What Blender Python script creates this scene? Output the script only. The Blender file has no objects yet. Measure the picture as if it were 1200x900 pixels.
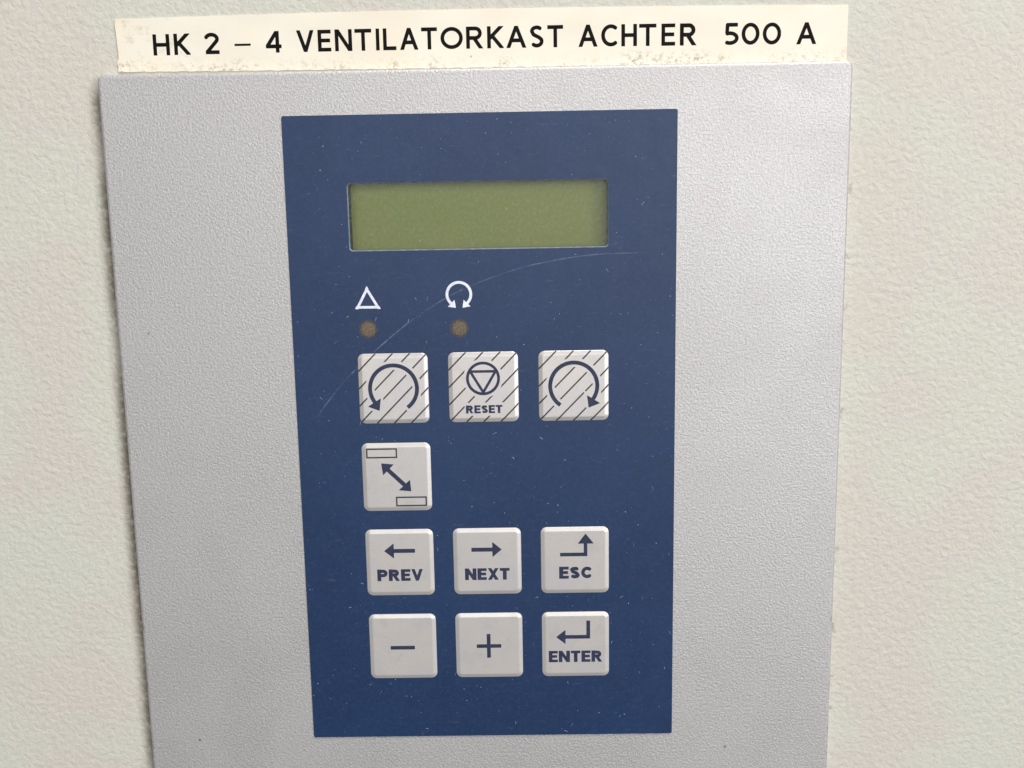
import bpy, math, random
import numpy as np
from mathutils import Vector, Matrix

MM = 0.001
random.seed(7)
scene = bpy.context.scene
col = scene.collection

# ------------------------------------------------------------------ camera
cam_data = bpy.data.cameras.new('camera')
cam_data.lens = 33.0
cam_data.sensor_width = 36.0
cam_data.clip_start = 0.005
cam_data.clip_end = 50.0
cam = bpy.data.objects.new('camera', cam_data)
col.objects.link(cam)
fw = Vector((-0.01084259, 0.988046, -0.15377758)).normalized()
up = Vector((0.01573836, 0.1539362, 0.98795544)).normalized()
rt = fw.cross(up).normalized()
up = rt.cross(fw).normalized()
M4 = Matrix((rt, up, -fw)).transposed().to_4x4()
M4.translation = Vector((9.4407, -226.90, 37.364)) * MM
cam.matrix_world = M4
scene.camera = cam

# ------------------------------------------------------------------ light
world = bpy.data.worlds.new('World')
scene.world = world
world.use_nodes = True
bgn = world.node_tree.nodes['Background']
bgn.inputs[0].default_value = (0.93, 0.96, 1.0, 1)
bgn.inputs[1].default_value = 0.165


def area(name, loc, target, sx, sy, power, color):
    d = bpy.data.lights.new(name, 'AREA')
    d.shape = 'RECTANGLE'
    d.size, d.size_y = sx, sy
    d.energy = power
    d.color = color
    o = bpy.data.objects.new(name, d)
    col.objects.link(o)
    o.location = loc
    o.rotation_euler = (Vector(target) - Vector(loc)).to_track_quat('-Z', 'Y').to_euler()
    return o


area('ceiling_lamp', (0.55, -0.95, 1.75), (0, 0, 0), 0.9, 0.5, 42.0, (1.0, 0.97, 0.93))
area('window_light', (0.20, -2.1, 0.38), (0, 0, 0.0), 2.0, 1.3, 19.0, (0.98, 0.99, 1.0))
area('side_window_light', (2.15, -2.45, 0.15), (0, 0, 0.0), 1.2, 1.9, 40.0, (0.97, 0.985, 1.0))

scene.view_settings.view_transform = 'Standard'
scene.view_settings.look = 'None'
scene.view_settings.exposure = -0.09
scene.view_settings.gamma = 1.0
scene.view_settings.use_curve_mapping = False
scene.render.engine = 'CYCLES'

# ------------------------------------------------------------------ node helpers


def lin(r, g, b):
    def f(c):
        c /= 255.0
        return c / 12.92 if c <= 0.04045 else ((c + 0.055) / 1.055) ** 2.4
    return (f(r), f(g), f(b), 1.0)


class Mat:
    def __init__(self, name):
        self.m = bpy.data.materials.new(name)
        self.m.use_nodes = True
        self.t = self.m.node_tree
        self.b = self.t.nodes['Principled BSDF']
        self.out = self.t.nodes['Material Output']
        self._co = None

    def n(self, typ, **kw):
        nd = self.t.nodes.new(typ)
        for k, v in kw.items():
            if k[0] == '_':
                setattr(nd, k[1:], v)
        return nd

    def link(self, a, b):
        self.t.links.new(a, b)

    def co(self):
        """object coordinates in millimetres"""
        if self._co is None:
            tc = self.n('ShaderNodeTexCoord')
            mp = self.n('ShaderNodeVectorMath', _operation='SCALE')
            mp.inputs['Scale'].default_value = 1000.0
            self.link(tc.outputs['Object'], mp.inputs[0])
            self._co = mp.outputs[0]
        return self._co

    def mapped(self, scale=(1, 1, 1), rot=(0, 0, 0), loc=(0, 0, 0)):
        mp = self.n('ShaderNodeMapping')
        mp.inputs['Scale'].default_value = scale
        mp.inputs['Rotation'].default_value = rot
        mp.inputs['Location'].default_value = loc
        self.link(self.co(), mp.inputs[0])
        return mp.outputs[0]

    def noise(self, scale, detail=2, rough=0.5, dist=0.0, co=None):
        nd = self.n('ShaderNodeTexNoise')
        nd.inputs['Scale'].default_value = scale
        nd.inputs['Detail'].default_value = detail
        nd.inputs['Roughness'].default_value = rough
        nd.inputs['Distortion'].default_value = dist
        self.link(co or self.co(), nd.inputs['Vector'])
        return nd.outputs['Fac']

    def voronoi(self, scale, feature='F1', co=None, rnd=1.0):
        nd = self.n('ShaderNodeTexVoronoi', _feature=feature)
        nd.inputs['Scale'].default_value = scale
        nd.inputs['Randomness'].default_value = rnd
        self.link(co or self.co(), nd.inputs['Vector'])
        return nd.outputs['Distance']

    def math(self, op, a, b=None, clamp=False):
        nd = self.n('ShaderNodeMath', _operation=op, _use_clamp=clamp)
        for i, v in enumerate((a, b)):
            if v is None:
                continue
            if isinstance(v, (int, float)):
                nd.inputs[i].default_value = v
            else:
                self.link(v, nd.inputs[i])
        return nd.outputs[0]

    def ramp(self, v, a, b, to=(0.0, 1.0), smooth=True):
        nd = self.n('ShaderNodeMapRange', _interpolation_type='SMOOTHSTEP' if smooth else 'LINEAR')
        nd.inputs['From Min'].default_value = a
        nd.inputs['From Max'].default_value = b
        nd.inputs['To Min'].default_value = to[0]
        nd.inputs['To Max'].default_value = to[1]
        self.link(v, nd.inputs['Value'])
        return nd.outputs[0]

    def mix(self, f, a, b):
        nd = self.n('ShaderNodeMix', _data_type='RGBA')
        if isinstance(f, (int, float)):
            nd.inputs[0].default_value = f
        else:
            self.link(f, nd.inputs[0])
        for i, v in ((6, a), (7, b)):
            if isinstance(v, tuple):
                nd.inputs[i].default_value = v
            else:
                self.link(v, nd.inputs[i])
        return nd.outputs[2]

    def xyz(self):
        nd = self.n('ShaderNodeSeparateXYZ')
        self.link(self.co(), nd.inputs[0])
        return nd.outputs

    def bump(self, h, strength, dist_mm):
        nd = self.n('ShaderNodeBump')
        nd.inputs['Strength'].default_value = strength
        nd.inputs['Distance'].default_value = dist_mm * MM
        self.link(h, nd.inputs['Height'])
        self.link(nd.outputs[0], self.b.inputs['Normal'])

    def set(self, **kw):
        for k, v in kw.items():
            s = self.b.inputs[k.replace('_', ' ')]
            if isinstance(v, (int, float, tuple)):
                s.default_value = v
            else:
                self.link(v, s)
        return self

    def alpha(self, fac):
        """mix the surface with clear where fac is 0"""
        tr = self.n('ShaderNodeBsdfTransparent')
        mx = self.n('ShaderNodeMixShader')
        self.link(fac, mx.inputs[0])
        self.link(tr.outputs[0], mx.inputs[1])
        self.link(self.b.outputs[0], mx.inputs[2])
        self.link(mx.outputs[0], self.out.inputs[0])


# ------------------------------------------------------------------ dimensions (mm)
PLATE = (-88.9, 87.4, -140.0, 76.7)       # x0 x1 z0 z1
PLATE_T = 2.5
PANEL = (-46.1, 46.75, -90.1, 66.5)
PANEL_T = 0.35
WIN = (-31.4, 30.6, 34.8, 50.9)
BW, BH = 17.03, 17.29
COLS = (-22.0, 0.0, 22.0)
ROWS = (1.47, -20.78, -42.9, -65.24)

# ------------------------------------------------------------------ materials


def mat_wall():
    m = Mat('cream_textured_paint')
    a = m.noise(0.82, 2.5, 0.5, 0.6)
    v = m.voronoi(0.5, 'SMOOTH_F1', m.mapped((1, 1, 1.5), (0, 0.5, 0)))
    fine = m.noise(2.4, 2)
    h = m.math('ADD', a, m.math('MULTIPLY', v, 0.45))
    h = m.math('ADD', h, m.math('MULTIPLY', fine, 0.10))
    m.bump(h, 0.5, 0.42)
    tint = m.ramp(m.noise(0.035, 1), 0.4, 0.6)
    base = m.mix(tint, lin(205, 204, 192), lin(206, 200, 190))
    mott = m.ramp(a, 0.3, 0.72)
    base = m.mix(m.math('MULTIPLY', mott, 0.16), base, lin(160, 156, 142))
    # grime along the plate's sides; the left band also paints in its contact shadow
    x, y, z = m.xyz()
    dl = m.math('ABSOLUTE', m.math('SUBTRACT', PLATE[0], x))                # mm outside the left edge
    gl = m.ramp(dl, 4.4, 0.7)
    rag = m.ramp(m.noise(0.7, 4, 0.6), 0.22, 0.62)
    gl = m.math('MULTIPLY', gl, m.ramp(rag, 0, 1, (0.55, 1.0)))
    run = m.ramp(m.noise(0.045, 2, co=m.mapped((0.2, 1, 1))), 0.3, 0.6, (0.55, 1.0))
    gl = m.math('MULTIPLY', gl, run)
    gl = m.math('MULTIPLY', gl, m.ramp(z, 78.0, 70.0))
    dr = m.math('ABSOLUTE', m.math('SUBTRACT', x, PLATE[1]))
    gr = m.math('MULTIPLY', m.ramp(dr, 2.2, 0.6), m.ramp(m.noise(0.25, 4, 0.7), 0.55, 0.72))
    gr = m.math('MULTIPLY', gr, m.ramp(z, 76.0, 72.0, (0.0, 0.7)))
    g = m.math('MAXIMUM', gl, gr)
    spots = m.math('MULTIPLY', m.ramp(m.voronoi(0.07), 0.035, 0.015), m.ramp(m.noise(0.06, 1), 0.5, 0.6))
    g = m.math('MAXIMUM', g, m.math('MULTIPLY', spots, 0.6))
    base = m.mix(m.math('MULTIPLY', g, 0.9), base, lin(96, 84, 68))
    m.set(Base_Color=base, Roughness=0.55, Specular_IOR_Level=0.35)
    return m.m


def mat_plate():
    m = Mat('silver_grey_powder_coat')
    a = m.noise(1.75, 3, 0.65, 0.3)
    f = m.noise(3.4, 2)
    h = m.math('ADD', a, m.math('MULTIPLY', f, 0.35))
    m.bump(h, 0.85, 0.18)
    sp = m.ramp(m.noise(2.1, 2, 0.6), 0.62, 0.75)
    base = m.mix(m.ramp(a, 0.3, 0.7), lin(188, 185, 184), lin(206, 203, 202))
    base = m.mix(m.math('MULTIPLY', sp, 0.5), base, lin(225, 225, 228))
    # rare dark nicks
    nk = m.math('MULTIPLY', m.ramp(m.voronoi(0.06), 0.03, 0.012), 0.7)
    base = m.mix(nk, base, lin(90, 88, 84))
    x, y, z = m.xyz()
    ed = m.ramp(m.math('ABSOLUTE', m.math('SUBTRACT', x, -0.75)), 87.0, 88.1)
    ed = m.math('MULTIPLY', ed, m.ramp(m.noise(0.16, 4, 0.7), 0.56, 0.66))
    base = m.mix(m.math('MULTIPLY', ed, 0.8), base, lin(104, 92, 78))
    m.set(Base_Color=base, Metallic=0.55, Roughness=m.ramp(m.noise(0.035, 4, 0.6, 0.6), 0.3, 0.7, (0.44, 0.56)))
    return m.m


def mat_overlay():
    m = Mat('navy_blue_polyester_film')
    f = m.noise(4.5, 2)
    m.bump(f, 0.25, 0.05)
    base = m.mix(m.ramp(m.noise(0.03, 2), 0.35, 0.65), lin(17, 44, 82), lin(20, 48, 87))
    base = m.mix(m.math('MULTIPLY', m.ramp(m.noise(1.4, 4, 0.7), 0.4, 0.75), 0.12), base, lin(74, 92, 130))
    # faint rub marks
    rub = m.ramp(m.noise(0.9, 5, 0.7, co=m.mapped((0.25, 1, 1.6), (0, 0.5, 0))), 0.60, 0.78)
    base = m.mix(m.math('MULTIPLY', rub, 0.18), base, lin(120, 130, 155))
    m.set(Base_Color=base, Roughness=m.ramp(m.noise(0.2, 3), 0.3, 0.7, (0.43, 0.48)), Specular_IOR_Level=0.5)
    return m.m


def mat_button():
    m = Mat('pale_grey_key_film')
    oi = m.n('ShaderNodeObjectInfo')          # every key has its own wear
    sh = m.n('ShaderNodeVectorMath', _operation='ADD')
    m.link(m.co(), sh.inputs[0])
    m.link(m.math('MULTIPLY', oi.outputs['Random'], 400.0), sh.inputs[1])
    m._co = sh.outputs[0]
    smear = m.ramp(m.noise(0.22, 5, 0.68, 0.5), 0.50, 0.74)
    base = m.mix(m.ramp(m.noise(0.13, 3), 0.35, 0.65), lin(205, 201, 200), lin(210, 204, 198))
    base = m.mix(m.math('MULTIPLY', m.ramp(m.noise(1.6, 4, 0.7), 0.5, 0.75), 0.14), base, lin(170, 163, 160))
    base = m.mix(m.math('MULTIPLY', smear, 0.22), base, lin(176, 168, 158))
    m.bump(m.noise(3.5, 2), 0.2, 0.05)
    m.set(Base_Color=base, Metallic=0.34, Roughness=0.33)
    return m.m


def mat_simple(name, c, rough=0.5, spec=0.4, var=0.12, scale=1.2):
    m = Mat(name)
    c2 = tuple(min(1, v * (1 - var * 2)) for v in c[:3]) + (1,)
    base = m.mix(m.ramp(m.noise(scale, 3, 0.6), 0.35, 0.7), c, c2)
    m.set(Base_Color=base, Roughness=rough, Specular_IOR_Level=spec)
    return m.m


def mat_ink_worn(name, c, keep=0.30, rough=0.45, spec=0.25):
    """printed ink, a few pinholes and thin spots"""
    m = Mat(name)
    base = m.mix(m.ramp(m.noise(0.8, 3, 0.6), 0.3, 0.75), c, tuple(min(1, v * 1.35 + 0.004) for v in c[:3]) + (1,))
    m.set(Base_Color=base, Roughness=rough, Specular_IOR_Level=spec)
    m.alpha(m.ramp(m.noise(2.6, 3, 0.7), keep - 0.05, keep + 0.02))
    return m.m


def mat_tape():
    m = Mat('cream_label_tape')
    x, y, z = m.xyz()
    base = m.mix(m.ramp(m.noise(0.05, 2), 0.35, 0.65), lin(236, 229, 213), lin(233, 224, 206))
    # rubbed dirt along the lower edge, a few smudges at the worn end
    low = m.ramp(z, 81.2, 77.6)
    d1 = m.math('MULTIPLY', low, m.ramp(m.noise(0.8, 5, 0.78), 0.47, 0.66))
    d1 = m.math('MULTIPLY', d1, m.ramp(m.noise(0.09, 2, co=m.mapped((1, 1, 0.2))), 0.38, 0.62, (0.15, 1.0)))
    end = m.ramp(x, -58.0, -84.0)
    d2 = m.math('MULTIPLY', end, m.ramp(m.noise(0.33, 4, 0.7), 0.50, 0.70))
    sp = m.math('MULTIPLY', m.ramp(m.voronoi(0.22), 0.07, 0.03), m.ramp(z, 83.0, 79.0))
    d = m.math('MAXIMUM', m.math('MULTIPLY', d1, 0.85), m.math('MULTIPLY', d2, 0.38))
    base = m.mix(m.ramp(m.noise(0.12, 3), 0.5, 0.7, (0, 0.35)), base, lin(240, 224, 196))
    base = m.mix(d, base, lin(150, 128, 96))
    base = m.mix(m.math('MULTIPLY', sp, 0.6), base, lin(98, 84, 66))
    m.bump(m.noise(0.5, 3), 0.15, 0.2)
    m.set(Base_Color=base, Roughness=0.42, Specular_IOR_Level=0.4)
    return m.m


def mat_lcd():
    m = Mat('olive_green_liquid_crystal_glass')
    base = m.mix(m.ramp(m.noise(0.06, 2), 0.35, 0.65), lin(134, 146, 8), lin(140, 149, 26))
    base = m.mix(m.math('MULTIPLY', m.ramp(m.noise(1.5, 4, 0.7), 0.45, 0.7), 0.22), base, lin(118, 126, 16))
    m.set(Base_Color=base, Roughness=0.35, Specular_IOR_Level=0.5)
    return m.m


def mat_pane():
    m = Mat('clear_scuffed_film')
    tr = m.n('ShaderNodeBsdfTransparent')
    tr.inputs[0].default_value = (0.96, 0.97, 0.95, 1)
    gl = m.n('ShaderNodeBsdfGlossy')
    gl.inputs['Roughness'].default_value = 0.24
    fr = m.n('ShaderNodeFresnel')
    fr.inputs['IOR'].default_value = 1.45
    mx = m.n('ShaderNodeMixShader')
    m.link(fr.outputs[0], mx.inputs[0])
    m.link(tr.outputs[0], mx.inputs[1])
    m.link(gl.outputs[0], mx.inputs[2])
    bp = m.n('ShaderNodeBump')
    bp.inputs['Strength'].default_value = 0.25
    bp.inputs['Distance'].default_value = 0.06 * MM
    m.link(m.noise(2.2, 3), bp.inputs['Height'])
    m.link(bp.outputs[0], gl.inputs['Normal'])
    # milky scuffing of the film
    df = m.n('ShaderNodeBsdfDiffuse')
    df.inputs[0].default_value = lin(215, 218, 205)
    mx2 = m.n('ShaderNodeMixShader')
    sc = m.ramp(m.noise(1.7, 5, 0.75, co=m.mapped((1, 1, 0.6), (0, -0.9, 0))), 0.42, 0.74, (0.0, 0.09))
    m.link(sc, mx2.inputs[0])
    m.link(mx.outputs[0], mx2.inputs[1])
    m.link(df.outputs[0], mx2.inputs[2])
    m.link(mx2.outputs[0], m.out.inputs[0])
    return m.m


def mat_lamp():
    m = Mat('dull_amber_indicator_lens')
    co = m.co()
    ln = m.n('ShaderNodeVectorMath', _operation='LENGTH')
    m.link(co, ln.inputs[0])
    grain = m.noise(2.6, 3, 0.7)
    base = m.mix(m.ramp(grain, 0.35, 0.7), lin(78, 70, 62), lin(136, 118, 92))
    m.set(Base_Color=base, Roughness=0.5)
    r = m.math('ADD', ln.outputs['Value'], m.math('MULTIPLY', m.math('SUBTRACT', m.noise(3.2, 3, 0.7), 0.5), 1.3))
    m.alpha(m.ramp(r, 2.65, 1.2, (0.0, 0.92)))
    return m.m


def mat_scratch():
    m = Mat('scuffed_film_scratch')
    m.set(Base_Color=lin(150, 162, 190), Roughness=0.6)
    f = m.math('MULTIPLY', m.ramp(m.noise(0.16, 3, 0.6), 0.34, 0.62, (0.08, 0.42)), m.ramp(m.noise(1.6, 4, 0.75), 0.32, 0.62))
    m.alpha(f)
    return m.m


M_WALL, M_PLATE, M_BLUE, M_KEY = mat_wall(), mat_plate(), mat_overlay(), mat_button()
M_TAPE, M_LCD, M_PANE, M_LAMP, M_SCR = mat_tape(), mat_lcd(), mat_pane(), mat_lamp(), mat_scratch()
M_RIM = mat_simple('pale_cut_film_edge', lin(120, 136, 146), 0.45, 0.5, 0.2, 0.8)
M_DARK = mat_simple('dark_display_gasket', lin(28, 30, 22), 0.7, 0.2, 0.2, 1.0)
M_NAVY = mat_ink_worn('slate_navy_print', lin(44, 49, 72), 0.30)
M_HATCH = mat_ink_worn('brown_grey_line_print', lin(62, 56, 60), 0.30)
M_WHITE = mat_ink_worn('off_white_print', lin(212, 216, 228), 0.28)
M_BLACK = mat_ink_worn('black_engraved_print', lin(8, 6, 5), 0.24, 0.7, 0.12)
M_DUST = mat_simple('pale_dust', lin(168, 176, 192), 0.9, 0.1, 0.36, 0.35)

# ------------------------------------------------------------------ mesh helpers


def make(name, verts, faces, mat, parent=None, loc=(0, 0, 0), smooth=False):
    me = bpy.data.meshes.new(name)
    me.from_pydata([(v[0] * MM, v[1] * MM, v[2] * MM) for v in verts], [], faces)
    me.materials.append(mat)
    if smooth:
        me.polygons.foreach_set('use_smooth', [True] * len(me.polygons))
    me.update()
    o = bpy.data.objects.new(name, me)
    col.objects.link(o)
    o.location = tuple(c * MM for c in loc)
    if parent is not None:
        o.parent = parent
    return o


def rrect(x0, x1, z0, z1, r, k=6):
    """rounded rectangle, counter-clockwise seen from the front (-y)"""
    pts = []
    for cx, cz, a0 in ((x1 - r, z1 - r, 0), (x0 + r, z1 - r, 90), (x0 + r, z0 + r, 180), (x1 - r, z0 + r, 270)):
        for i in range(k + 1):
            a = math.radians(a0 + 90 * i / k)
            pts.append((cx + r * math.cos(a), cz + r * math.sin(a)))
    return pts


def rings(layers, cap_first=False, cap_last=False):
    """layers: list of (points, y); consecutive rings bridged"""
    V, F = [], []
    n = len(layers[0][0])
    for pts, y in layers:
        if isinstance(y, (int, float)):
            V += [(p[0], y, p[1]) for p in pts]
        else:
            V += [(p[0], yy, p[1]) for p, yy in zip(pts, y)]
    for j in range(len(layers) - 1):
        a, b = j * n, (j + 1) * n
        for i in range(n):
            k = (i + 1) % n
            F.append((a + i, a + k, b + k, b + i))
    if cap_last:
        b = (len(layers) - 1) * n
        F.append(tuple(b + i for i in range(n)))
    if cap_first:
        F.append(tuple(reversed(range(n))))
    return V, F


def inset(rect, d):
    return (rect[0] + d, rect[1] - d, rect[2] + d, rect[3] - d)


# ---- two-dimensional shapes as distance fields, turned into flat print meshes
def seg_box(X, Y, a, b, w):
    ax, ay = a
    bx, by = b
    L = math.hypot(bx - ax, by - ay) or 1e-9
    ux, uy = (bx - ax) / L, (by - ay) / L
    s = (X - ax) * ux + (Y - ay) * uy
    t = np.abs(-(X - ax) * uy + (Y - ay) * ux)
    return np.maximum(np.maximum(-s, s - L), t - w / 2)


def stroke(X, Y, pts, w, closed=False, round_ends=False):
    d = np.full(X.shape, 1e9)
    P = list(pts) + ([pts[0]] if closed else [])
    for a, b in zip(P[:-1], P[1:]):
        d = np.minimum(d, seg_box(X, Y, a, b, w))
    J = P if (closed or round_ends) else P[1:-1]
    for p in J:
        d = np.minimum(d, np.hypot(X - p[0], Y - p[1]) - w / 2)
    return d


def poly(X, Y, pts):
    """convex polygon in any order of turn"""
    A = sum(pts[i][0] * pts[(i + 1) % len(pts)][1] - pts[(i + 1) % len(pts)][0] * pts[i][1] for i in range(len(pts)))
    if A < 0:
        pts = pts[::-1]
    d = np.full(X.shape, -1e9)
    for (ax, ay), (bx, by) in zip(pts, pts[1:] + pts[:1]):
        L = math.hypot(bx - ax, by - ay)
        d = np.maximum(d, ((X - ax) * (by - ay) - (Y - ay) * (bx - ax)) / L)
    return d


def arc(cx, cy, rx, ry, a0, a1, n=28):
    return [(cx + rx * math.cos(math.radians(a0 + (a1 - a0) * i / n)),
             cy + ry * math.sin(math.radians(a0 + (a1 - a0) * i / n))) for i in range(n + 1)]


def contour(D, xs, ys):
    """filled marching squares of D < 0 -> verts2d, faces"""
    V, F, idx = [], [], {}

    def corner(i, j):
        k = (0, i, j)
        if k not in idx:
            idx[k] = len(V)
            V.append((xs[i], ys[j]))
        return idx[k]

    def edge(i0, j0, i1, j1):
        if (i1, j1) < (i0, j0):
            i0, j0, i1, j1 = i1, j1, i0, j0
        k = (1, i0, j0, i1, j1)
        if k not in idx:
            a, b = D[j0, i0], D[j1, i1]
            t = min(0.98, max(0.02, a / (a - b)))
            idx[k] = len(V)
            V.append((xs[i0] + (xs[i1] - xs[i0]) * t, ys[j0] + (ys[j1] - ys[j0]) * t))
        return idx[k]

    ins = D < 0
    anyin = ins[:-1, :-1] | ins[1:, :-1] | ins[:-1, 1:] | ins[1:, 1:]
    for j, i in zip(*np.nonzero(anyin)):
        i, j = int(i), int(j)
        cs = ((i, j), (i + 1, j), (i + 1, j + 1), (i, j + 1))
        f = []
        for q in range(4):
            a, b = cs[q], cs[(q + 1) % 4]
            ia, ib = ins[a[1], a[0]], ins[b[1], b[0]]
            if ia:
                f.append(corner(*a))
            if ia != ib:
                f.append(edge(a[0], a[1], b[0], b[1]))
        if len(f) >= 3:
            F.append(tuple(f))
    return V, F


def print_mesh(name, fields, bbox, mat, parent, loc=(0, 0, 0), step=0.09, depth=None):
    """fields: function (X, Y) -> distance, in mm.  depth(x, z) gives y of the ink"""
    nx = int((bbox[1] - bbox[0]) / step) + 2
    ny = int((bbox[3] - bbox[2]) / step) + 2
    xs = np.linspace(bbox[0], bbox[1], nx)
    ys = np.linspace(bbox[2], bbox[3], ny)
    X, Y = np.meshgrid(xs, ys)
    D = fields(X, Y)
    V, F = contour(D, xs, ys)
    V3 = [(x, depth(x, z) if depth else 0.0, z) for x, z in V]
    return make(name, V3, F, mat, parent, loc)


# ---- letter shapes: cap height 1, width w, stroke s
def glyph(ch, w, s, hr=1.0):
    h = s / 2
    g = h * hr
    c = w / 2
    L = []
    if ch == 'H':
        L = [[(h, 0), (h, 1)], [(w - h, 0), (w - h, 1)], [(h, .5), (w - h, .5)]]
    elif ch == 'K':
        L = [[(h, 0), (h, 1)], [(w + .02, 1.12), (h + .02, .44)], [(h + .12, .60), (w + .03, -.12)]]
    elif ch == '2':
        L = [arc(c, .71, c - h, .29 - h, 165, -38, 24) + [(h * 1.3, h)], [(h * .6, h), (w, h)]]
    elif ch == '-':
        L = [[(0, .40), (w, .40)]]
    elif ch == '4':
        L = [[(w * .74, 0), (w * .74, 1)], [(w * .70, .97), (h * .7, .29), (w, .29)]]
    elif ch == 'V':
        L = [[(h * .95 - .03, 1.08), (c, h * .3), (w - h * .95 + .03, 1.08)]]
    elif ch == 'E':
        L = [[(h, 0), (h, 1)], [(0, 1 - g), (w, 1 - g)], [(0, .51), (w * .93, .51)], [(0, g), (w, g)]]
    elif ch == 'N':
        L = [[(h, 0), (h, 1)], [(w - h, 0), (w - h, 1)], [(h * .9, 1.02), (w - h * .9, -.02)]]
    elif ch == 'T':
        L = [[(c, 0), (c, 1)], [(0, 1 - g), (w, 1 - g)]]
    elif ch == 'I':
        L = [[(c, 0), (c, 1)]]
    elif ch == 'L':
        L = [[(h, 0), (h, 1)], [(0, h), (w, h)]]
    elif ch == 'A':
        L = [[(h * .95 - .03, -.08), (c, 1 - h * .3), (w - h * .95 + .03, -.08)], [(w * .22, .34), (w * .78, .34)]]
    elif ch in 'O0':
        L = [arc(c, .5, c - h, .5 - h, 0, 360, 48)]
    elif ch in 'RP':
        b = .44 if ch == 'R' else .40
        r = (1 - b) / 2
        rx = min(r - h * .6, w * .45)
        xr = (w * (.92 if ch == 'R' else 1.0)) - h
        L = [[(h, 0), (h, 1)],
             [(h, 1 - h), (xr - rx, 1 - h)] + arc(xr - rx, b + r - h * .25, rx, r - h * .75, 90, -90, 18) + [(h, b + h * .5)]]
        if ch == 'R':
            L.append([(w * .45, b + h * .6), (w - h * 1.05 + .05, -.1)])
    elif ch == 'S':
        rt_, rb_ = .265, .285
        L = [arc(c, 1 - rt_, c - h - .01, rt_ - h, 38, 180, 14) +
             [(c - (c - h) * .62, .585), (c + (c - h) * .50, .455)] +
             arc(c, rb_, c - h, rb_ - h, 25, -140, 18)]
    elif ch == 'C':
        L = [arc(w * .56, .5, w * .56 - h, .5 - h, 48, 312, 34)]
    elif ch == '5':
        L = [[(w * .93, 1 - h), (w * .2, 1 - h), (w * .17, .56)] + arc(w * .38, .31, w * .62 - h, .31 - h, 112, -125, 24)]
    elif ch == 'X':
        L = [[(-.02 + h, 1.05), (w + .02 - h, -.05)], [(w + .02 - h, 1.05), (-.02 + h, -.05)]]
    return L


def glyph_field(X, Y, ch, x, z, w, hgt, s, slant=0.0, hr=1.0):
    """distance in mm for a letter whose lower left corner is (x, z)"""
    U = (X - x - slant * (Y - z)) / hgt
    W_ = (Y - z) / hgt
    wn, sn = w / hgt, s / hgt
    if ch == '-':
        sn *= .58
    d = np.full(X.shape, 1e9)
    for p in glyph(ch, wn, sn, hr):
        k = 1.0
        if len(p) == 2 and abs(p[0][1] - p[1][1]) < 1e-6:
            k = hr                      # level bar
        elif len(p) > 4:
            k = .5 + .5 * hr            # bowl
        elif abs(p[0][0] - p[1][0]) > .05:
            k = .3 + .7 * hr            # diagonal
        d = np.minimum(d, stroke(U, W_, p, sn * k))
    clip = np.maximum(np.maximum(-U - .005, U - wn - .005), np.maximum(-W_, W_ - 1))
    return np.maximum(d, clip) * hgt


def text_field(X, Y, txt, x0, x1, z0, hgt, s, widths, gap):
    """fit txt between x0 and x1"""
    tot = sum(widths[c] for c in txt)
    g = gap * hgt
    k = (x1 - x0 - g * (len(txt) - 1)) / tot
    d = np.full(X.shape, 1e9)
    x = x0
    for c in txt:
        d = np.minimum(d, glyph_field(X, Y, c, x, z0, widths[c] * k, hgt, s, hr=.76))
        x += widths[c] * k + g
    return d


# ------------------------------------------------------------------ the setting: cabinet front
W = 600.0
cut = inset(WIN, -1.5)                     # cut-out in the cabinet front behind the display
V = [(-W, PLATE_T, -W), (W, PLATE_T, -W), (W, PLATE_T, W), (-W, PLATE_T, W),
     (cut[0], PLATE_T, cut[2]), (cut[1], PLATE_T, cut[2]), (cut[1], PLATE_T, cut[3]), (cut[0], PLATE_T, cut[3])]
F = [(0, 1, 5, 4), (1, 2, 6, 5), (2, 3, 7, 6), (3, 0, 4, 7)]
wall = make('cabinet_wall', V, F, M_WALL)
wall['kind'] = 'structure'

# ------------------------------------------------------------------ control panel
panel = bpy.data.objects.new('control_panel', None)
col.objects.link(panel)
panel.empty_display_size = 0.02
panel['label'] = 'grey metal control panel with navy keypad and olive green display, mounted under the cream label'
panel['category'] = 'control panel'

# plate: rounded front edge, opening for the display
hole = inset(WIN, -0.35)
lay = [(rrect(*PLATE, 1.6), PLATE_T - .02)]
R_ = 0.8
for i in range(0, 6):
    a = math.radians(90 * i / 5)
    d = R_ * (1 - math.cos(a))
    lay.append((rrect(*inset(PLATE, d), 1.6 - d), R_ * (1 - math.sin(a))))
lay.append((rrect(*hole, 1.0), 0.0))
lay.append((rrect(*hole, 1.0), 2.4))
V, F = rings(lay)
plate = make('front_plate', V, F, M_PLATE, panel)
plate['label'] = 'silver grey textured metal front plate'

# blue film with the display opening
lay = [(rrect(*PANEL, 0.5), -0.004), (rrect(*PANEL, 0.5), -PANEL_T + .08), (rrect(*inset(PANEL, .08), 0.42), -PANEL_T),
       (rrect(*WIN, 0.9), -PANEL_T)]
V, F = rings(lay)
film = make('keypad_film', V, F, M_BLUE, panel)
film['label'] = 'navy blue membrane film, dusty and scratched'

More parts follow.
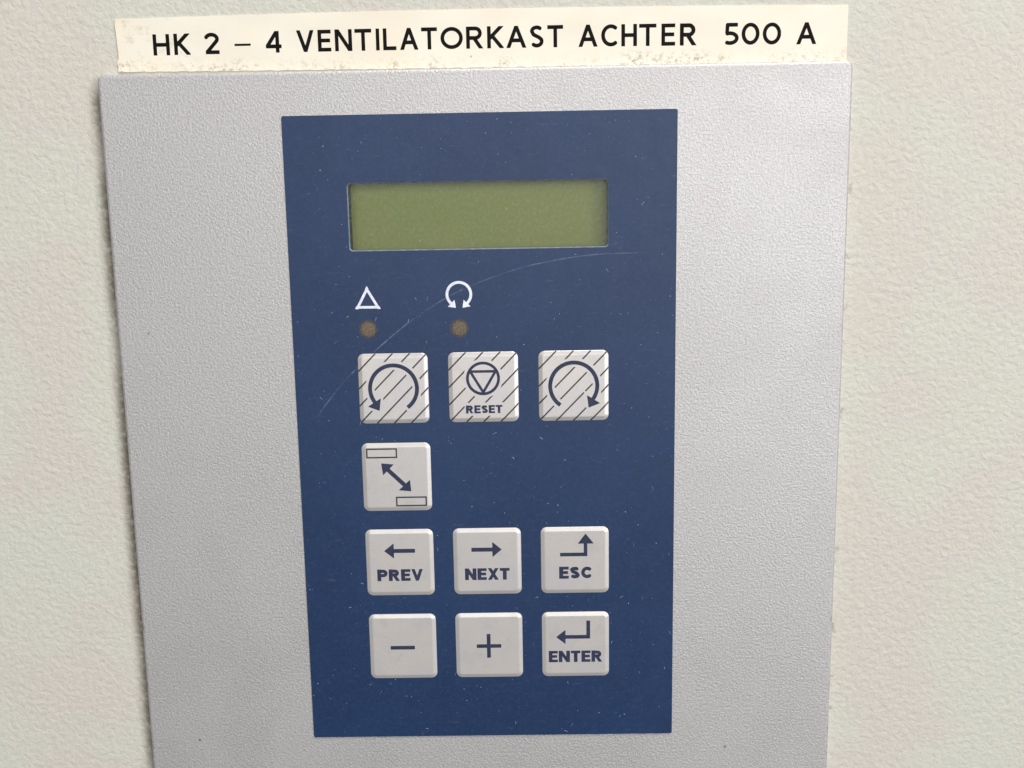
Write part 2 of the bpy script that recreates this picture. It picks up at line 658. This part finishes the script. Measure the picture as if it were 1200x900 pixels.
# display
dw = bpy.data.objects.new('display', None)
lay = [(rrect(*WIN, 0.9), -PANEL_T - .002), (rrect(*inset(WIN, .24), 0.7), -0.10)]
V, F = rings(lay)
lay2 = [(rrect(*inset(WIN, .24), 0.7), -0.10), (rrect(*inset(WIN, .02), 0.9), 4.7)]
V2, F2 = rings(lay2)
V3 = [(p[0], 4.6, p[1]) for p in rrect(*inset(WIN, .05), 0.8)]
disp = make('display', V3, [tuple(range(len(V3)))], M_LCD, panel)
disp['label'] = 'blank olive green liquid crystal display'
make('window_rim', V, F, M_RIM, disp)
make('gasket', V2, F2, M_DARK, disp)
Vp = [(p[0], -0.09, p[1]) for p in rrect(*inset(WIN, .245), 0.65)]
make('window_pane', Vp, [tuple(range(len(Vp)))], M_PANE, disp)
bpy.data.objects.remove(dw)

YF = -PANEL_T            # front of the film
# warning triangle and rotation mark, printed white
tri = [(-27.62, 25.75), (-29.95, 21.42), (-25.08, 21.40)]


def f_tri(X, Y):
    d = stroke(X, Y, tri, 0.62, closed=True)
    o = [(-27.62, 26.55), (-30.7, 20.98), (-24.36, 20.96)]
    d2 = np.full(X.shape, 1e9)
    for a, b in zip(tri, tri[1:] + tri[:1]):
        d2 = np.minimum(d2, seg_box(X, Y, (a[0] * 1.25 - b[0] * .25, a[1] * 1.25 - b[1] * .25),
                                    (b[0] * 1.25 - a[0] * .25, b[1] * 1.25 - a[1] * .25), 0.62))
    return np.maximum(np.minimum(d, d2), poly(X, Y, o))


s1 = print_mesh('warning_triangle', f_tri, (-31.2, -23.8, 20.4, 27.2), M_WHITE, panel, (0, YF - .012, 0), .06)
s1['label'] = 'white outline triangle mark above the indicator lamp'


def f_om(X, Y):
    d = stroke(X, Y, arc(-5.46, 24.15, 2.88, 2.88, -58, 238, 40), 0.66)
    for sgn in (-1, 1):
        # arrowheads at the two open ends
        t = [(-5.46 + sgn * 2.75, 21.22), (-5.46 + sgn * .80, 20.92), (-5.46 + sgn * 1.10, 22.85)]
        d = np.minimum(d, poly(X, Y, t))
    return d


s2 = print_mesh('rotation_mark', f_om, (-9.2, -1.7, 20.4, 27.8), M_WHITE, panel, (0, YF - .012, 0), .06)
s2['label'] = 'white circular mark with two arrowheads above the second indicator lamp'

for x, z in ((-27.66, 16.1), (-5.5, 16.0)):
    V = [(0, -.02, 0)]
    F = []
    n = 36
    for rr, yy in ((.8, -.02), (1.6, -.014), (2.7, 0.0)):
        V += [(rr * math.cos(2 * math.pi * i / n), yy, rr * math.sin(2 * math.pi * i / n)) for i in range(n)]
    for i in range(n):
        k = (i + 1) % n
        F.append((0, 1 + i, 1 + k))
        for q in (0, 1):
            a, b = 1 + q * n, 1 + (q + 1) * n
            F.append((a + i, b + i, b + k, a + k))
    make('indicator_lamp', V, F, M_LAMP, panel, (x, YF - .012, z))

# ---- keys
KB, KH, KR = 1.05, 0.40, 1.5        # bevel width, height, corner radius
PROFILE = [(0, 0.0), (0.0, 0.03), (0.10, 0.09), (0.86, 0.36), (1.02, 0.395), (1.25, KH)]


def key_depth(x, z):
    """y of the key surface at a point of the key (local mm)"""
    qx, qz = abs(x) - BW / 2 + KR, abs(z) - BH / 2 + KR
    d = math.hypot(max(qx, 0), max(qz, 0)) + min(max(qx, qz), 0) - KR
    t = max(0.0, -d)
    P = PROFILE[1:]
    for (a, ha), (b, hb) in zip(P[:-1], P[1:]):
        if t <= b:
            return -(ha + (hb - ha) * (t - a) / (b - a)) - .016
    return -KH - .016


lay = []
for d, hh in PROFILE:
    lay.append((rrect(-BW / 2 + d, BW / 2 - d, -BH / 2 + d, BH / 2 - d, max(KR - d, .25), 7), -hh))
KV, KF = rings(lay, cap_last=True)
key_mesh = None


def key_sdf(X, Y):
    qx, qy = np.abs(X) - BW / 2 + KR, np.abs(Y) - BH / 2 + KR
    return np.hypot(np.maximum(qx, 0), np.maximum(qy, 0)) + np.minimum(np.maximum(qx, qy), 0) - KR


def U(u):
    return (u - .5) * BW


def VV(v):
    return (.5 - v) * BH


def P2(u, v):
    return (U(u), VV(v))


def bar(X, Y, u0, u1, v0, v1):
    return poly(X, Y, [P2(u0, v0), P2(u1, v0), P2(u1, v1), P2(u0, v1)])


def mn(*a):
    d = a[0]
    for b in a[1:]:
        d = np.minimum(d, b)
    return d


def sym_turn(mirror):
    def f(X, Y):
        Xm = -X if mirror else X
        r = .337 * BW
        # clockwise from the tail at lower right over the top to the arrow at lower left
        d = stroke(Xm, Y, arc(0, 0, r, r, -55, 222, 60), .057 * BW)
        return np.minimum(d, poly(Xm, Y, [P2(.123, .753), P2(.312, .635), P2(.288, .816)]))
    return f


BWID = dict(R=.80, E=.66, S=.70, T=.70, P=.74, V=.82, N=.82, X=.80, C=.76)


def sym_reset(X, Y):
    cx, cy = P2(.495, .374)
    r = .223 * BW
    d = stroke(X, Y, arc(cx, cy, r, r, 0, 360, 56), .041 * BW)
    t = stroke(X, Y, [P2(.314, .274), P2(.676, .274), P2(.495, .572)], .038 * BW, closed=True)
    return mn(d, t)


def txt(t, u0, u1, v0, v1, s, gap=.08):
    def f(X, Y):
        return text_field(X, Y, t, U(u0), U(u1), VV(v1), (v1 - v0) * BH, s, BWID, gap)
    return f


def rect_outline(X, Y, u0, u1, v0, v1, w):
    o = bar(X, Y, u0, u1, v0, v1)
    return np.maximum(o, -(o + w))


def sym_swap(X, Y):
    d = mn(poly(X, Y, [P2(.278, .293), P2(.462, .31), P2(.302, .468)]),
           poly(X, Y, [P2(.705, .711), P2(.69, .54), P2(.522, .692)]),
           seg_box(X, Y, P2(.36, .375), P2(.63, .635), .062 * BW))
    return d


def sym_boxes(X, Y):
    return mn(rect_outline(X, Y, .066, .517, .073, .218, .37), rect_outline(X, Y, .475, .928, .787, .932, .37))


def sym_left(X, Y):
    return mn(poly(X, Y, [P2(.272, .32), P2(.416, .205), P2(.416, .435)]), bar(X, Y, .40, .728, .29, .35))


def sym_right(X, Y):
    return mn(poly(X, Y, [P2(.714, .318), P2(.577, .203), P2(.577, .433)]), bar(X, Y, .268, .59, .288, .348))


def sym_esc(X, Y):
    return mn(poly(X, Y, [P2(.657, .097), P2(.542, .248), P2(.778, .248)]), bar(X, Y, .630, .682, .24, .437),
              bar(X, Y, .281, .682, .383, .437))


def sym_minus(X, Y):
    return bar(X, Y, .313, .677, .487, .543)


def sym_plus(X, Y):
    return mn(bar(X, Y, .313, .680, .478, .534), bar(X, Y, .465, .521, .318, .688))


def sym_enter(X, Y):
    return mn(poly(X, Y, [P2(.21, .38), P2(.35, .270), P2(.35, .49)]), bar(X, Y, .34, .718, .352, .408),
              bar(X, Y, .662, .718, .13, .408))


def hatch(avoid):
    def f(X, Y):
        u, v = X / BW + .5, .5 - Y / BH
        c = u + v
        d = np.full(X.shape, 1e9)
        for k in range(1, 8):
            ck = .2475 * k + .006
            d = np.minimum(d, np.abs(c - ck) / math.sqrt(2) * BW - .175)
        d = np.maximum(d, key_sdf(X, Y) + .03)
        return np.maximum(d, avoid(X, Y))
    return f


def gap_turn(mirror):
    g = sym_turn(mirror)
    return lambda X, Y: .62 - g(X, Y)


def gap_reset(X, Y):
    cx, cy = P2(.495, .374)
    a = .70 - (np.hypot(X - cx, Y - cy) - .243 * BW)
    b = .25 - bar(X, Y, .235, .77, .735, .893)
    return np.maximum(a, b)


KEYS = [
    (0, 0, 'light grey hatched key with anticlockwise arrow', sym_turn(False), None, gap_turn(False)),
    (0, 1, 'light grey hatched key reading RESET below a circled triangle', sym_reset, txt('RESET', .240, .765, .757, .873, 0.62), gap_reset),
    (0, 2, 'light grey hatched key with clockwise arrow', sym_turn(True), None, gap_turn(True)),
    (1, 0, 'light grey key with double-headed arrow between two small rectangles', sym_swap, sym_boxes, None),
    (2, 0, 'light grey key reading PREV under a left arrow', sym_left, txt('PREV', .158, .835, .598, .775, 0.96), None),
    (2, 1, 'light grey key reading NEXT under a right arrow', sym_right, txt('NEXT', .165, .825, .600, .777, 0.96), None),
    (2, 2, 'light grey key reading ESC under a bent up arrow', sym_esc, txt('ESC', .265, .750, .593, .775, 1.00), None),
    (3, 0, 'light grey key with a minus sign', sym_minus, None, None),
    (3, 1, 'light grey key with a plus sign', sym_plus, None, None),
    (3, 2, 'light grey key reading ENTER under a bent left arrow', sym_enter, txt('ENTER', .097, .900, .595, .772, 0.93), None),
]
BB = (-BW / 2, BW / 2, -BH / 2, BH / 2)
for r, c, lab, sym, tx, gap in KEYS:
    if key_mesh is None:
        k = make('key', KV, KF, M_KEY, panel, (COLS[c], YF, ROWS[r]))
        key_mesh = k.data
    else:
        k = bpy.data.objects.new('key', key_mesh)
        col.objects.link(k)
        k.parent = panel
        k.location = (COLS[c] * MM, YF * MM, ROWS[r] * MM)
    k['label'] = lab
    print_mesh('symbol', sym, BB, M_NAVY, k, depth=key_depth)
    if tx is sym_boxes:
        print_mesh('box_symbol', tx, BB, M_HATCH, k, depth=key_depth)
    elif tx is not None:
        print_mesh('lettering', tx, BB, M_NAVY, k, step=.07, depth=key_depth)
    if gap is not None:
        print_mesh('hatching', hatch(gap), BB, M_HATCH, k, step=.11, depth=key_depth)

# ---- the long curved scratch on the film
pts = [(-41.12, -5.27), (-36.9, .1), (-32.68, 4.79), (-24.01, 12.63), (-15.49, 19.14), (-4.99, 25.14), (7.43, 29.63),
       (17.69, 31.89), (27.91, 33.14), (40.15, 33.33)]


def catmull(P, n=10):
    Q = [P[0]] + P + [P[-1]]
    out = []
    for i in range(1, len(Q) - 2):
        for k in range(n):
            t = k / n
            out.append(tuple(.5 * (2 * Q[i][a] + (Q[i + 1][a] - Q[i - 1][a]) * t + (2 * Q[i - 1][a] - 5 * Q[i][a] + 4 * Q[i + 1][a] - Q[i + 2][a]) * t * t +
                                   (3 * Q[i][a] - Q[i - 1][a] - 3 * Q[i + 1][a] + Q[i + 2][a]) * t ** 3) for a in (0, 1)))
    return out + [P[-1]]


cp = catmull(pts)
V, F = [], []
for i, p in enumerate(cp):
    q = cp[min(i + 1, len(cp) - 1)]
    o = cp[max(i - 1, 0)]
    L = math.hypot(q[0] - o[0], q[1] - o[1])
    nx, nz = -(q[1] - o[1]) / L, (q[0] - o[0]) / L
    t = i / (len(cp) - 1)
    w = (.13 + .07 * math.sin(i * .9) * random.random()) * min(1, 6 * t + .5, 5 * (1 - t) + .3) * (1.0 if t > .12 else 1.5)
    V += [(p[0] - nx * w, YF - .006, p[1] - nz * w), (p[0] + nx * w, YF - .006, p[1] + nz * w)]
    if i:
        F.append((2 * i - 2, 2 * i - 1, 2 * i + 1, 2 * i))
F = [f[::-1] for f in F]
sc = make('scratch', V, F, M_SCR, panel)
sc['label'] = 'long pale curved scratch across the navy film'

# ---- dust specks and fibres lying on the film
V, F = [], []


def on_key(x, z, m=.2):
    for r, c, *_ in KEYS:
        if abs(x - COLS[c]) < BW / 2 + m and abs(z - ROWS[r]) < BH / 2 + m:
            return True
    return WIN[0] - m < x < WIN[1] + m and WIN[2] - m < z < WIN[3] + m


def speck(x, z, y, r0):
    b = len(V)
    st = random.uniform(1, 2)
    a0 = random.uniform(0, 6.28)
    ca, sa = math.cos(a0), math.sin(a0)
    for i in range(6):
        a = i / 6 * 6.2832
        rr = r0 * random.uniform(.6, 1.3)
        ex, ez = rr * st * math.cos(a), rr * math.sin(a)
        V.append((x + ex * ca - ez * sa, y, z + ex * sa + ez * ca))
    V.append((x, y - r0 * .5, z))
    for i in range(6):
        F.append((b + i, b + (i + 1) % 6, b + 6))


for _ in range(34):        # on the display window
    speck(random.uniform(WIN[0] + 1, WIN[1] - 1), random.uniform(WIN[2] + 1, WIN[3] - 1), -.1, random.choice((.05, .06, .08, .11)))
for _ in range(60):        # a few on the keys
    r_, c_ = random.choice(KEYS)[:2]
    speck(COLS[c_] + random.uniform(-6.5, 6.5), ROWS[r_] + random.uniform(-6.5, 6.5), YF - KH - .005, random.choice((.025, .03, .04)))

cnt = 0
while cnt < 950:
    x = random.uniform(PANEL[0] + .5, PANEL[1] - .5)
    z = random.uniform(PANEL[2] + .5, PANEL[3] - .5)
    if on_key(x, z):
        continue
    cnt += 1
    b = len(V)
    y = YF - .02
    if random.random() < .05:
        # short bent fibre
        a = random.uniform(0, 6.28)
        l, w = random.uniform(.35, 1.1), random.uniform(.03, .05)
        cv = random.uniform(-1.2, 1.2)
        px, pz = x, z
        for i in range(6):
            nx, nz = -math.sin(a), math.cos(a)
            V += [(px - nx * w, y, pz - nz * w), (px + nx * w, y - .02, pz + nz * w)]
            px += math.cos(a) * l / 5
            pz += math.sin(a) * l / 5
            a += cv / 5
            if i:
                j = b + 2 * i
                F.append((j - 2, j, j + 1, j - 1))
    else:
        r0 = random.choice((.03, .035, .04, .045, .05, .06, .095)) * random.uniform(.7, 1.25)
        speck(x, z, y + .015, r0)
du = make('dust', V, F, M_DUST, panel)
du['kind'] = 'stuff'

# ------------------------------------------------------------------ label tape above the plate


def quad_fit(xs, zs):
    return np.polyfit(xs, zs, 2)


TOP = quad_fit([-84.4, -63.4, -19.4, 52.1, 86.3], [89.45, 89.8, 90.2, 89.8, 89.5])
BOT = quad_fit([-84.8, -40, 0, 52.0, 86.7], [77.6, 77.2, 77.03, 76.98, 76.95])
BASE = quad_fit([-76.06, -42.2, -15.7, 14.3, 45.2, 59.6, 77.1], [81.1, 81.35, 81.34, 81.25, 81.05, 80.97, 80.89])
CAP = quad_fit([-75.7, -42, -15.6, 14.4, 45.2, 59.5, 76.9], [85.85, 86.25, 86.25, 86.2, 86.0, 85.9, 85.79])
LX0, LX1 = -84.6, 86.45


def tape_y(x, z):
    """front of the tape: stuck flat, the worn end and lower edge lifting a little"""
    e = max(0, (-74 - x) / 11)
    lift = .05 + .25 * e * e + .04 * math.sin(x * .21) * math.sin(z * .7)
    return PLATE_T - .16 - lift


NX, NZ = 170, 12
V, F = [], []
for j in range(NZ + 1):
    for i in range(NX + 1):
        s, t = i / NX, j / NZ
        x = LX0 + (LX1 - LX0) * s
        zb = float(np.polyval(BOT, x)) + .10 * math.sin(x * 1.7) * math.sin(x * .43)
        zt = float(np.polyval(TOP, x)) + .04 * math.sin(x * .9)
        if i == 0:
            x += (.0, .12, -.10, .30, .34, .30, .24, .22, .16, .10, .04, .0, .06)[j] + .1
        z = zb + (zt - zb) * t
        V.append((x, tape_y(x, z), z))
nf = len(V)
V += [(v[0], v[1] + .12, v[2]) for v in V]
for j in range(NZ):
    for i in range(NX):
        a = j * (NX + 1) + i
        F.append((a, a + 1, a + NX + 2, a + NX + 1))
        F.append((nf + a, nf + a + NX + 1, nf + a + NX + 2, nf + a + 1))
rim = [i for i in range(NX)] + [j * (NX + 1) + NX for j in range(NZ)] + \
      [NZ * (NX + 1) + i for i in range(NX, 0, -1)] + [j * (NX + 1) for j in range(NZ, 0, -1)]
for a, b in zip(rim, rim[1:] + rim[:1]):
    F.append((a, nf + a, nf + b, b))

tape_root = bpy.data.objects.new('label_tape', None)
col.objects.link(tape_root)
tape_root.location = (0, PLATE_T * MM, 77.3 * MM)
tape_root.empty_display_size = .02
tape_root['label'] = 'long cream label strip with black capitals, stained along its lower edge, above the grey panel'
tape_root['category'] = 'label'
OFF = (0, -PLATE_T, -77.3)
strip = make('strip', V, F, M_TAPE, tape_root, OFF, smooth=False)

LET = [('H', -75.92, -72.01), ('K', -71.0, -67.20), ('2', -63.87, -60.35), ('-', -56.75, -52.93), ('4', -49.38, -45.71),
       ('V', -42.11, -38.1), ('E', -37.16, -34.05), ('N', -33.15, -29.12), ('T', -28.48, -24.54), ('I', -23.50, -22.72), ('L', -21.85, -18.77),
       ('A', -17.87, -13.67), ('T', -12.87, -9.17), ('O', -8.39, -3.17), ('R', -2.39, 1.62), ('K', 2.52, 6.34), ('A', 7.02, 11.63),
       ('S', 12.51, 15.7), ('T', 16.6, 20.29), ('A', 23.89, 28.27), ('C', 29.17, 33.06), ('H', 33.86, 37.5), ('T', 38.0, 42.03),
       ('E', 43.2, 46.41), ('R', 47.51, 51.39), ('5', 57.92, 61.2), ('0', 61.86, 66.02), ('0', 66.77, 71.05), ('A', 74.66, 79.24)]
WORDS = [(0, 2), (2, 3), (3, 4), (4, 5), (5, 19), (19, 25), (25, 28), (28, 29)]
for a, b in WORDS:
    V, F = [], []
    for ch, x0, x1 in LET[a:b]:
        xc = (x0 + x1) / 2
        zb, zc = float(np.polyval(BASE, xc)), float(np.polyval(CAP, xc))
        if ch == 'C':
            x1 += .15
        xs = np.linspace(x0 - .2, x1 + .2, int((x1 - x0 + .4) / .07) + 2)
        ys = np.linspace(zb - .2, zc + .2, int((zc - zb + .4) / .07) + 2)
        X, Y = np.meshgrid(xs, ys)
        D = glyph_field(X, Y, ch, x0, zb, x1 - x0, zc - zb, .86)
        v, f = contour(D, xs, ys)
        o = len(V)
        V += [(p[0], tape_y(*p) - .015, p[1]) for p in v]
        F += [tuple(o + i for i in q) for q in f]
    make('lettering', V, F, M_BLACK, tape_root, OFF)
